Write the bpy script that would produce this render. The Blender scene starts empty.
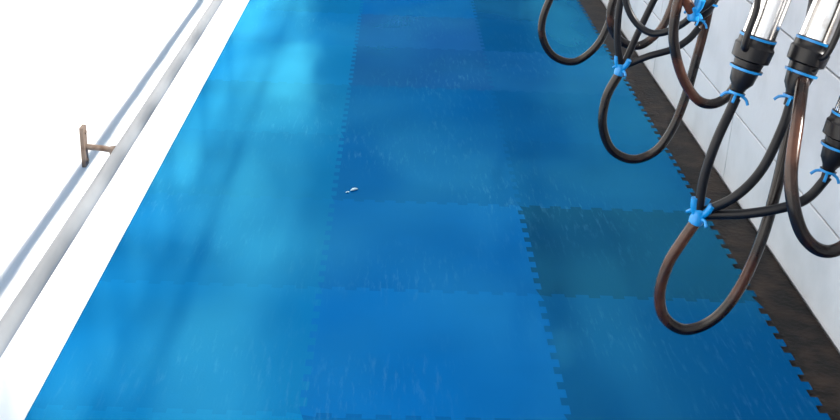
import bpy, bmesh, math, random
from mathutils import Vector, Matrix, Euler
random.seed(4)
SC=bpy.context.scene
SC.view_settings.view_transform='Standard'
COL=SC.collection

# ---------------------------------------------------------------- materials
def mat(name, base=(.8,.8,.8), rough=.5, metal=0, coat=0, noise=None, bump=0, bscale=40, spec=.5):
    m=bpy.data.materials.new(name); m.use_nodes=True
    nt=m.node_tree; b=nt.nodes['Principled BSDF']
    b.inputs['Base Color'].default_value=(*base,1)
    b.inputs['Roughness'].default_value=rough
    b.inputs['Metallic'].default_value=metal
    b.inputs['Coat Weight'].default_value=coat
    b.inputs['Specular IOR Level'].default_value=spec
    tc=nt.nodes.new('ShaderNodeTexCoord')
    if noise:
        c2,scale,lo,hi=noise
        n=nt.nodes.new('ShaderNodeTexNoise'); n.inputs['Scale'].default_value=scale; n.inputs['Detail'].default_value=6
        r=nt.nodes.new('ShaderNodeMapRange'); r.inputs['From Min'].default_value=lo; r.inputs['From Max'].default_value=hi
        mx=nt.nodes.new('ShaderNodeMix'); mx.data_type='RGBA'
        mx.inputs[6].default_value=(*base,1); mx.inputs[7].default_value=(*c2,1)
        nt.links.new(tc.outputs['Object'],n.inputs['Vector']); nt.links.new(n.outputs['Fac'],r.inputs['Value'])
        nt.links.new(r.outputs[0],mx.inputs[0]); nt.links.new(mx.outputs[2],b.inputs['Base Color'])
    if bump:
        n=nt.nodes.new('ShaderNodeTexNoise'); n.inputs['Scale'].default_value=bscale; n.inputs['Detail'].default_value=5
        bp=nt.nodes.new('ShaderNodeBump'); bp.inputs['Strength'].default_value=bump; bp.inputs['Distance'].default_value=.004
        nt.links.new(tc.outputs['Object'],n.inputs['Vector']); nt.links.new(n.outputs['Fac'],bp.inputs['Height']); nt.links.new(bp.outputs[0],b.inputs['Normal'])
    return m
M_rub=mat('black_rubber',(.004,.004,.006),.35,spec=.3)
M_hose=mat('brown_black_hose',(.005,.003,.003),.25,noise=((.085,.032,.018),9,.49,.74),spec=.35)
M_tube=mat('short_milk_tube',(.003,.004,.007),.4,spec=.22)
M_blue=mat('blue_plastic',(.0,.19,.50),.35)
M_steel=mat('stainless',(.88,.87,.86),.22,1,noise=((.50,.41,.35),14,.5,.68))
M_galv=mat('galvanised_pipe',(.185,.20,.22),.45,0,noise=((.165,.18,.20),12,.4,.7),spec=.3)
M_bracket=mat('bracket_paint',(.20,.15,.12),.6,.2,noise=((.10,.055,.035),40,.5,.7))
M_wallL=mat('white_wall_paint',(.90,.89,.87),.55,noise=((.85,.84,.82),3,.45,.7),bump=.25,bscale=60)
M_wallR=mat('right_wall_panel',(.42,.445,.49),.5,noise=((.35,.37,.41),5,.45,.7),bump=.2)
M_far=mat('unseen_far_wall_blue',(.16,.20,.28),.6,noise=((.12,.15,.2),3,.45,.7))  # dark blue, picked for how the added far wall reflects in the mats
M_conc=mat('wet_dark_concrete',(.004,.0035,.004),.6,noise=((.028,.019,.015),14,.42,.7),bump=.6,bscale=70,spec=.15)
M_plat=mat('platform_concrete',(.35,.34,.32),.8,noise=((.25,.24,.22),6,.4,.7),bump=.4)
M_scrap=mat('white_scrap',(.45,.60,.68),.6)

def mat_floor():
    m=bpy.data.materials.new('blue_rubber_mat'); m.use_nodes=True
    nt=m.node_tree; N=nt.nodes; L=nt.links; N.remove(N['Principled BSDF']); out=N['Material Output']
    at=N.new('ShaderNodeAttribute'); at.attribute_name='Col'
    tc=N.new('ShaderNodeTexCoord')
    def noise(s,d=5,vec=None,rough=.5):
        n=N.new('ShaderNodeTexNoise'); n.inputs['Scale'].default_value=s; n.inputs['Detail'].default_value=d; n.inputs['Roughness'].default_value=rough
        L.new(vec or tc.outputs['Object'],n.inputs['Vector']); return n.outputs['Fac']
    def rng(v,a,c,lo=0,hi=1):
        r=N.new('ShaderNodeMapRange'); r.inputs[1].default_value=a; r.inputs[2].default_value=c; r.inputs[3].default_value=lo; r.inputs[4].default_value=hi
        L.new(v,r.inputs[0]); return r.outputs[0]
    def mth(op,a,c):
        n=N.new('ShaderNodeMath'); n.operation=op
        for i,x in enumerate((a,c)):
            if isinstance(x,(int,float)): n.inputs[i].default_value=x
            else: L.new(x,n.inputs[i])
        return n.outputs[0]
    def mix(f,a,c):
        n=N.new('ShaderNodeMix'); n.data_type='RGBA'; L.new(f,n.inputs[0])
        for i,x in ((6,a),(7,c)):
            if isinstance(x,tuple): n.inputs[i].default_value=(*x,1)
            else: L.new(x,n.inputs[i])
        return n.outputs[2]
    v=rng(noise(1.8,3),.3,.7,.9,1.08)
    hs=N.new('ShaderNodeHueSaturation'); L.new(at.outputs['Color'],hs.inputs['Color']); L.new(v,hs.inputs['Value'])
    mp=N.new('ShaderNodeMapping'); mp.inputs['Rotation'].default_value=(0,0,.5); mp.inputs['Scale'].default_value=(30,4,1); L.new(tc.outputs['Object'],mp.inputs[0])
    sc=mth('MULTIPLY',rng(noise(2.5,8,mp.outputs[0],.7),.53,.80),rng(noise(1.7,2),.42,.7,0,.4))
    c=mix(sc,hs.outputs[0],(.08,.24,.42))
    se=N.new('ShaderNodeAttribute'); se.attribute_name='Seam'
    # scuffed dusty rim just inside each joint (not in the joint itself)
    rim=mth('MULTIPLY',se.outputs['Fac'],rng(se.outputs['Fac'],.93,.99,1,0))
    d=mth('MULTIPLY',rim,rng(noise(3.0,8,None,.75),.48,.62,0,1))
    c=mix(d,c,(.26,.46,.62))
    bp=N.new('ShaderNodeBump'); bp.inputs['Strength'].default_value=.12; bp.inputs['Distance'].default_value=.002
    L.new(noise(160,3),bp.inputs['Height'])
    bp2=N.new('ShaderNodeBump'); bp2.inputs['Strength'].default_value=.18; bp2.inputs['Distance'].default_value=.01
    mp2=N.new('ShaderNodeMapping'); mp2.inputs['Scale'].default_value=(5,1.6,1); L.new(tc.outputs['Object'],mp2.inputs[0])
    L.new(noise(1,2,mp2.outputs[0]),bp2.inputs['Height']); L.new(bp.outputs[0],bp2.inputs['Normal'])
    di=N.new('ShaderNodeBsdfDiffuse'); L.new(c,di.inputs[0]); L.new(bp.outputs[0],di.inputs['Normal'])
    gl=N.new('ShaderNodeBsdfGlossy')
    gl.inputs['Color'].default_value=(.08,.62,.86,1); L.new(rng(noise(2.5,2),.3,.7,.11,.22),gl.inputs['Roughness']); L.new(bp2.outputs[0],gl.inputs['Normal'])
    fr=N.new('ShaderNodeFresnel'); fr.inputs['IOR'].default_value=1.5
    mp3=N.new('ShaderNodeMapping'); mp3.inputs['Scale'].default_value=(2.2,1.3,1); mp3.inputs['Location'].default_value=(.4,.9,0); L.new(tc.outputs['Object'],mp3.inputs[0])
    pol=rng(noise(1,1,mp3.outputs[0]),.38,.62,.6,1.3)
    pol=mth('MULTIPLY',pol,rng(se.outputs['Fac'],.9,.99,1,.03))
    ms=N.new('ShaderNodeMixShader'); L.new(mth('MULTIPLY',fr.outputs[0],pol),ms.inputs[0]); L.new(di.outputs[0],ms.inputs[1]); L.new(gl.outputs[0],ms.inputs[2])
    L.new(ms.outputs[0],out.inputs['Surface'])
    return m
M_mat=mat_floor()

# ---------------------------------------------------------------- mesh helpers
def finish(bm,name,mats,parent=None,smooth=True):
    me=bpy.data.meshes.new(name); bm.normal_update(); bm.to_mesh(me); bm.free()
    for m in (mats if isinstance(mats,(list,tuple)) else [mats]): me.materials.append(m)
    if smooth:
        me.polygons.foreach_set('use_smooth',[True]*len(me.polygons))
        try: me.set_sharp_from_angle(angle=math.radians(40))
        except Exception: pass
    o=bpy.data.objects.new(name,me); COL.objects.link(o)
    if parent: o.parent=parent
    return o
def empty(name,loc=(0,0,0)):
    e=bpy.data.objects.new(name,None); e.empty_display_size=.05; e.location=loc; COL.objects.link(e); return e
def box(bm,lo,hi,bev=0,mi=0):
    r=bmesh.ops.create_cube(bm,size=1); vs=r['verts']
    for v in vs:
        v.co=Vector([lo[i] if v.co[i]<0 else hi[i] for i in range(3)])
    fs=list({f for v in vs for f in v.link_faces})
    for f in fs: f.material_index=mi
    if bev:
        bmesh.ops.bevel(bm,geom=list({e for v in vs for e in v.link_edges}),offset=bev,segments=2,affect='EDGES',profile=.5)
def catmull(P,n=10):
    P=[Vector(p) for p in P]; Q=[2*P[0]-P[1]]+P+[2*P[-1]-P[-2]]; out=[]
    for i in range(1,len(Q)-2):
        a,b,c,d=Q[i-1:i+3]
        for k in range(n):
            t=k/n
            out.append(.5*((2*b)+(c-a)*t+(2*a-5*b+4*c-d)*t*t+(3*b-a-3*c+d)*t**3))
    out.append(P[-1]); return out
def tube(bm,P,r,seg=14,n=10,mi=0,curve=True):
    pts=catmull(P,n) if curve else [Vector(p) for p in P]
    rings=[]; nrm=None
    for i,p in enumerate(pts):
        t=(pts[min(i+1,len(pts)-1)]-pts[max(i-1,0)]).normalized()
        if nrm is None:
            nrm=t.orthogonal().normalized()
        else:
            nrm=(nrm-t*nrm.dot(t)).normalized()
        bn=t.cross(nrm)
        rr=r(i/(len(pts)-1)) if callable(r) else r
        rings.append([bm.verts.new(p+(nrm*math.cos(2*math.pi*k/seg)+bn*math.sin(2*math.pi*k/seg))*rr) for k in range(seg)])
    for a,b in zip(rings,rings[1:]):
        for k in range(seg):
            f=bm.faces.new((a[k],a[(k+1)%seg],b[(k+1)%seg],b[k])); f.material_index=mi
    for ring,rev in ((rings[0],True),(rings[-1],False)):
        f=bm.faces.new(list(reversed(ring)) if rev else ring); f.material_index=mi
def lathe(bm,org,axis,prof,seg=28):
    org=Vector(org); axis=Vector(axis).normalized(); u=axis.orthogonal().normalized(); w=axis.cross(u)
    rings=[]
    for z,r,mi in prof:
        rings.append([bm.verts.new(org+axis*z+(u*math.cos(2*math.pi*k/seg)+w*math.sin(2*math.pi*k/seg))*r) for k in range(seg)])
    for i in range(len(rings)-1):
        a,b=rings[i],rings[i+1]
        for k in range(seg):
            f=bm.faces.new((a[k],a[(k+1)%seg],b[(k+1)%seg],b[k])); f.material_index=prof[i+1][2]
    f=bm.faces.new(list(reversed(rings[0]))); f.material_index=prof[0][2]
    f=bm.faces.new(rings[-1]); f.material_index=prof[-1][2]

# ---------------------------------------------------------------- floor mats
XL=-.755; COLX=[XL,-.172,.415,1.002]; Y0=2.105; S=.597
NB=-4; NE=13
def edge_pts(x0,x1,n=9,amp=.0085,flare=.001):
    w=(x1-x0)/(2*n); out=[]
    for k in range(2*n):
        s0=x0+k*w; s1=s0+w; a=amp if k%2 else -amp
        if k: out.append((s0-(flare if k%2 else -flare), a))
        if k<2*n-1: out.append((s1+(flare if k%2 else -flare), a))
    return out
bm=bmesh.new()
cl=bm.loops.layers.float_color.new('Col')
se=bm.verts.layers.float.new('Seam')
colbase=[(.0,.092,.265),(.0,.060,.225),(.0,.042,.16)]  # blue per column; reflected light fading left to right is put into the colour
tint={}
for i in range(3):
    for j in range(NB,NE):
        k=random.uniform(.85,1.12); b_=colbase[i]; tint[(i,j)]=(0.0, b_[1]*k*random.uniform(.95,1.05), b_[2]*k)
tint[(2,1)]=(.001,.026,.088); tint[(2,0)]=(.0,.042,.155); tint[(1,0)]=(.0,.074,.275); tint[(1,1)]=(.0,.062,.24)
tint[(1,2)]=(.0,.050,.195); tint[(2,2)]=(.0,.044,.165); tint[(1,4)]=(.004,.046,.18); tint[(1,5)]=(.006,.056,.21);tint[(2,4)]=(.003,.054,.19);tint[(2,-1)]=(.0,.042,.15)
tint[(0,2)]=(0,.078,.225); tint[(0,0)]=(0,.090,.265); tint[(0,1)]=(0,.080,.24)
for i in range(3):
    x0,x1=COLX[i],COLX[i+1]
    for j in range(NB,NE):
        y0=Y0+j*S; y1=y0+S
        P=[(x0,y0)]
        P+=[(s,y0+o) for s,o in edge_pts(x0,x1)]
        P+=[(x1,y0)]
        P+=[(x1+o,s) for s,o in edge_pts(y0,y1)]
        P+=[(x1,y1)]
        P+=[(s,y1+o) for s,o in reversed(edge_pts(x0,x1))]
        P+=[(x0,y1)]
        if i>0: P+=[(x0+o,s) for s,o in reversed(edge_pts(y0,y1))]
        vs=[bm.verts.new((x,y,0)) for x,y in P]
        f=bm.faces.new(vs)
        fs=[]
        for t,even,zo,so,si in ((.0050,True,-.011,1.0,1.0),(.0008,False,None,1.0,.9),(.004,False,None,.9,.6),(.009,False,None,.6,0.)):
            res=bmesh.ops.inset_region(bm,faces=[f],thickness=t,use_even_offset=even)
            inner=set(f.verts)
            for ff in res['faces']:
                for v in ff.verts:
                    if v not in inner:
                        v[se]=so
                        if zo: v.co.z=zo
            for v in inner: v[se]=si
            fs.append([ff for ff in res['faces'] if ff is not f])
        c=tint[(i,j)]
        for q,grp in enumerate(fs+[[f]]):
            cc=(0,c[1]*.08,c[2]*.11,1) if q==0 else (*c,1)
            for ff in grp:
                for l in ff.loops: l[cl]=cc
mats_o=finish(bm,'interlocking_floor_mats',M_mat,smooth=False)
# small scrap lying on the mats
bm=bmesh.new()
tube(bm,[(-.120,3.372,.0025),(-.110,3.380,.004),(-.098,3.388,.0025)],lambda t:.0015+.0028*math.sin(math.pi*min(1,max(0,t))),10,6)
tube(bm,[(-.134,3.355,.002),(-.129,3.360,.003),(-.124,3.359,.002)],.0016,8,4)
finish(bm,'paper_scrap',M_scrap)

YA,YB=-1.2,10.2
bm=bmesh.new(); box(bm,(XL-.2,YA,-.15),(1.14,YB,-.0105)); finish(bm,'floor',M_conc,smooth=False)
bm=bmesh.new()
box(bm,(XL-.2,YA,-.15),(XL-.0015,YB,2.4))
finish(bm,'wall_left',M_wallL,smooth=False)
bm=bmesh.new()
box(bm,(1.152,YA,-.15),(1.30,YB,.93))
y=YA
while y<YB:
    for z0,z1 in ((-.005,.24),(.245,.60),(.605,.93)):
        box(bm,(1.14,y+.003,z0),(1.153,min(y+1.197,YB),z1),.003)
    y+=1.2
finish(bm,'wall_right',M_wallR,smooth=False)
bm=bmesh.new(); box(bm,(1.13,YA,.931),(2.6,YB,.985),.006); finish(bm,'platform_right',M_plat,smooth=False)
bm=bmesh.new(); box(bm,(XL-.2,YB,-.15),(2.6,YB+.2,2.4)); finish(bm,'unseen_far_wall',M_far,smooth=False)  # unseen end wall, added to keep bright sky out of the floor reflections

# ---------------------------------------------------------------- handrail
hr=empty('handrail',(XL+.095,2.6,.4))
def child(bm,name,m,parent,smooth=True):
    o=finish(bm,name,m,None,smooth); o.parent=parent; o.matrix_parent_inverse=Matrix.Translation(-Vector(parent.location)); return o
RX=XL+.095; RZ=.392
bm=bmesh.new(); tube(bm,[(RX,YA+.1,RZ),(RX,3,RZ),(RX,7,RZ),(RX,YB-.1,RZ)],.017,24,4); child(bm,'rail_pipe',M_galv,hr)
for k,yb in enumerate((.62,2.65,4.75,6.85,8.95)):
    bm=bmesh.new()
    box(bm,(XL-.003,yb-.016,RZ-.045),(XL+.008,yb+.016,RZ+.058),.002)
    tube(bm,[(XL+.004,yb,RZ+.005),(XL+.05,yb,RZ+.002),(RX-.006,yb,RZ-.006)],.0075,12,6)
    for zz in (-.03,.043): lathe(bm,(XL+.006,yb,RZ+zz),(1,0,0),[(0,.006,0),(.005,.006,0),(.006,.003,0)],6)
    lathe(bm,(RX-.028,yb,RZ-.003),(1,0,0),[(0,.011,0),(.012,.013,0)],14)
    child(bm,'bracket_%d'%(k+1),M_bracket,hr)

# ---------------------------------------------------------------- milking clusters
LINE=(.93,1.36)
def frame(ox,oy,oz,sx,sz,lean=.06,q=.0004):
    def F(du,dv,dy=0):
        return Vector((ox+(du-lean*dv)*sx, oy+dy, oz+dv*sz*(1+q*dv)))
    return F
CUP=[(0,.0065,0),(.012,.0075,0),(.013,.013,1),(.017,.0135,1),(.018,.010,0),(.024,.012,0),(.034,.019,0),(.052,.0215,0),
     (.053,.026,1),(.057,.0265,1),(.058,.022,0),(.068,.0235,0),(.071,.0300,0),(.092,.0315,0),(.096,.0285,0),(.104,.0285,0),(.106,.0292,1),(.108,.0292,1),(.110,.0262,0),(.112,.0262,2),
     (.275,.0262,2),(.277,.030,0),(.300,.031,0),(.306,.026,0),(.308,.012,0)]
def cup(parent,k,org,tip,sc=1.08):
    org=Vector(org); ax=(Vector(tip)-org).normalized()
    bm=bmesh.new()
    lathe(bm,org,ax,[(z*sc,r*sc,m) for z,r,m in CUP])
    u=ax.orthogonal().normalized()
    for a in range(4):
        d=(Matrix.Rotation(a*math.pi/2+.4,3,ax)@u)
        tube(bm,[org+ax*.014+d*.008,org+ax*.010+d*.018,org+ax*.002+d*.024],.0026,8,3,mi=1)
    side=(Matrix.Rotation(2.2+k,3,ax)@u)
    p=org+ax*.085*sc+side*.028
    tube(bm,[p,p+side*.016+ax*.01,p+side*.02+ax*.06,p+side*.012+ax*.2,Vector((LINE[0]-.02,org.y+.02,LINE[1]-.02))],.0055,10,8,mi=0)
    t=org+ax*.30*sc
    tube(bm,[t,t+ax*.04,Vector((LINE[0]-.10,t.y,1.24)),Vector((LINE[0]-.10,t.y,1.255))],.004,8,8,mi=2)
    child(bm,'teat_cup_%d'%k,[M_rub,M_blue,M_steel],parent)
def hose(parent,name,P,r,m=None):
    bm=bmesh.new(); tube(bm,P,r,16,12); child(bm,name,m or M_hose,parent)
def yconn(parent,c,d):
    bm=bmesh.new(); c=Vector(c); d=Vector(d).normalized()
    lathe(bm,c-d*.014,d,[(0,.009,0),(.003,.0125,0),(.012,.0135,0),(.02,.0115,0),(.028,.0135,0),(.031,.010,0)],18)
    u=d.orthogonal().normalized()
    for a in range(3):
        e=Matrix.Rotation(a*2.1+.3,3,d)@u
        tube(bm,[c+d*.004+e*.004,c+d*.018+e*.014,c+d*.034+e*.019],.0065,10,4)
    for a in range(2):
        e=Matrix.Rotation(a*3.1+1.2,3,d)@u
        tube(bm,[c+e*.008,c+e*.02+d*.004,c+e*.03-d*.004],.003,8,3)
    child(bm,'y_connector',M_blue,parent)

A=frame(.543,1.822,.628,.00175,.00191)
e=empty('milking_cluster',A(0,0))
hose(e,'hose_loop',[A(0,-4),A(-13,-26),A(-26,-52),A(-32,-84),A(-25,-112),A(-2,-126),A(27,-112),A(50,-76),A(67,-22),A(81,35,.02),A(93,95,.05),A(106,165,.08),A(116,240,.08),Vector((LINE[0],1.9,LINE[1]-.02))],.0104)
hose(e,'milk_tube_1',[A(0,3),A(3,38),A(11,70),A(24,92,.02),A(31,104,.03)],.0086,M_tube)
hose(e,'milk_tube_2',[A(4,3),A(30,26,-.03),A(55,50,-.02),A(74,84,.0),A(84,107,.02)],.0086,M_tube)
hose(e,'milk_tube_3',[A(6,1),A(42,10,-.03),A(76,22,-.05),A(98,32,-.05),A(114,52,-.05)],.0086,M_tube)
yconn(e,A(0,-2),(.25,0,1))
cup(e,1,A(29,101,.03),A(78,238,.05)); cup(e,2,A(80,101,.02),A(138,240,.06)); cup(e,3,A(111,49,-.05),A(152,178,-.04))
D=frame(.677,1.691,.661,.00164,.00179)
e=empty('milking_cluster',D(0,0))
hose(e,'hose_loop',[D(62,230,.3),D(40,175,.25),D(20,130,.17),D(0,88,.08),D(-12,45,.02),D(0,2),D(25,-18),D(50,-8),D(70,32),D(85,112),D(95,230,.02),Vector((LINE[0],1.72,LINE[1]-.02))],.0112)
hose(e,'milk_tube_1',[D(88,-8,-.1),D(84,40,-.1),D(92,70,-.1)],.0078,M_tube)
cup(e,1,D(92,70,-.1),D(130,200,-.08))
hose(e,'milk_tube_2',[D(88,-8,-.1),D(110,20,-.12),D(135,60,-.12)],.0078,M_tube)
cup(e,2,D(135,60,-.12),D(170,190,-.08)); yconn(e,D(88,-12,-.1),(0,0,1))
hose(e,'long_milk_tube',[D(88,-14,-.1),D(80,-50,-.1),D(105,-95,-.1),D(150,-70,-.1),D(170,60,-.08),D(170,200,-.05),Vector((LINE[0],1.62,LINE[1]-.02))],.0095)
B=frame(.558,2.70,.634,.00245,.00254,.05,.0003)
e=empty('milking_cluster',B(0,0))
hose(e,'hose_loop',[B(0,-4),B(-12,-30),B(-14,-60),B(-3,-86),B(20,-96),B(43,-85),B(58,-60),B(68,-28),B(75,8),B(82,50),B(88,110),B(100,180),Vector((LINE[0],2.75,LINE[1]-.02))],.0115)
hose(e,'milk_tube_1',[B(0,2),B(-5,32),B(-4,65),B(4,95)],.0085,M_tube)
hose(e,'milk_tube_2',[B(3,2),B(25,15,-.02),B(48,24,-.03),B(63,34,-.03),B(73,44,-.02)],.0085,M_tube)
hose(e,'milk_tube_3',[B(3,2),B(15,28,.02),B(30,58,.04),B(44,88,.04)],.0085,M_tube)
yconn(e,B(0,-2),(.2,0,1))
cup(e,1,B(71,46,-.02),B(101,128)); cup(e,2,B(4,95),B(40,190)); cup(e,3,B(44,88,.04),B(75,180,.05))
E=frame(.709,2.331,.679,.002145,.00225,.06,.0003)
e=empty('milking_cluster',E(0,0))
hose(e,'hose_loop',[E(-36,80),E(-50,95),E(-54,60),E(-42,22),E(-22,-2),E(0,0),E(16,25),E(28,80),E(38,160),E(48,230),Vector((LINE[0],2.35,LINE[1]-.02))],.0108)
hose(e,'milk_tube_1',[E(-36,80),E(-20,92),E(-10,110)],.0075,M_tube)
hose(e,'milk_tube_2',[E(-36,80),E(-50,100,.03),E(-46,125,.04)],.0075,M_tube)
hose(e,'pulse_hose',[E(-10,118,.05),E(-28,70,.08),E(-62,48,.12),E(-88,70,.14),E(-92,120,.14),E(-70,190,.1),Vector((LINE[0],2.5,LINE[1]-.02))],.0078,M_tube)
yconn(e,E(-36,80),(0,0,1))
cup(e,1,E(-10,110),E(20,220)); cup(e,2,E(-46,125,.04),E(-15,235,.04))
def far(Cf,seed):
    rnd=random.Random(seed); j=lambda a:a+rnd.uniform(-4,4)
    e=empty('milking_cluster',Cf(0,0))
    hose(e,'hose_loop',[Cf(26,62),Cf(7,30),Cf(0,0),Cf(11,-24),Cf(34,-31),Cf(55,-15),Cf(67,10),Cf(75,50),Cf(82,110),Vector((LINE[0],Cf(0,0).y+.05,LINE[1]-.02))],.0118)
    hose(e,'milk_tube_1',[Cf(26,64),Cf(j(20),85),Cf(24,106)],.008,M_tube)
    hose(e,'milk_tube_2',[Cf(28,64),Cf(j(45),72,-.03),Cf(62,84,-.03),Cf(70,96,-.02)],.008,M_tube)
    yconn(e,Cf(26,62),(.2,0,1))
    cup(e,1,Cf(24,106),Cf(50,190)); cup(e,2,Cf(70,96,-.02),Cf(95,180))
far(frame(.461,3.49,.519,.00313,.00319,.05,.0002),1)
far(frame(.60,3.12,.66,.0025,.0026,.05,.0002),2)
far(frame(.50,4.2,.56,.0030,.0031,.05,.0002),3)
far(frame(.50,4.95,.56,.0030,.0031,.05,.0002),5)

e=empty('milk_pipeline',(LINE[0],3,LINE[1]))
bm=bmesh.new(); tube(bm,[(LINE[0],YA+.1,LINE[1]),(LINE[0],4,LINE[1]),(LINE[0],YB-.1,LINE[1])],.026,22,4); child(bm,'milk_pipe',M_steel,e)
bm=bmesh.new(); tube(bm,[(LINE[0]-.1,YA+.1,1.265),(LINE[0]-.1,4,1.265),(LINE[0]-.1,YB-.1,1.265)],.012,16,4); child(bm,'hanger_rail',M_steel,e)
k=0; y=-.6
while y<YB:
    k+=1; bm=bmesh.new()
    tube(bm,[(1.22,y,.99),(1.22,y,1.2),(1.20,y,1.30),(1.12,y,1.355),(LINE[0]+.02,y,LINE[1])],.017,14,6)
    tube(bm,[(1.21,y,1.265),(1.0,y,1.265),(LINE[0]-.1,y,1.265)],.009,10,3)
    lathe(bm,(1.22,y,.986),(0,0,1),[(0,.045,0),(.008,.045,0),(.009,.02,0)],16)
    child(bm,'post_%d'%k,M_galv,e); y+=2.4

# ---------------------------------------------------------------- light
w=bpy.data.worlds.new('overcast_sky'); SC.world=w; w.use_nodes=True
bg=w.node_tree.nodes['Background']; bg.inputs[0].default_value=(.92,.96,1,1); bg.inputs[1].default_value=1.2
s=bpy.data.lights.new('sun','SUN'); s.energy=12.0; s.angle=math.radians(9); s.color=(1,.95,.88)
so=bpy.data.objects.new('sun',s); COL.objects.link(so)
d=Vector((-math.cos(math.radians(28)),.12,-math.sin(math.radians(28)))); so.rotation_euler=d.to_track_quat('-Z','Y').to_euler(); so.location=(4,2,3)

# ---------------------------------------------------------------- camera
f=1142.
Yc=Vector((-15,500,-f)).normalized()
Xc=Vector((1,-.035,0)); Xc.z=-(Xc.x*Yc.x+Xc.y*Yc.y)/Yc.z; Xc.normalize()
R=Matrix((Xc,Yc,Xc.cross(Yc)))
cam=bpy.data.cameras.new('camera'); co=bpy.data.objects.new('camera',cam); COL.objects.link(co)
m=R.to_4x4(); m.translation=(0,0,1.416); co.matrix_world=m; cam.sensor_width=36; cam.lens=f/840*36; cam.clip_start=.02
SC.camera=co
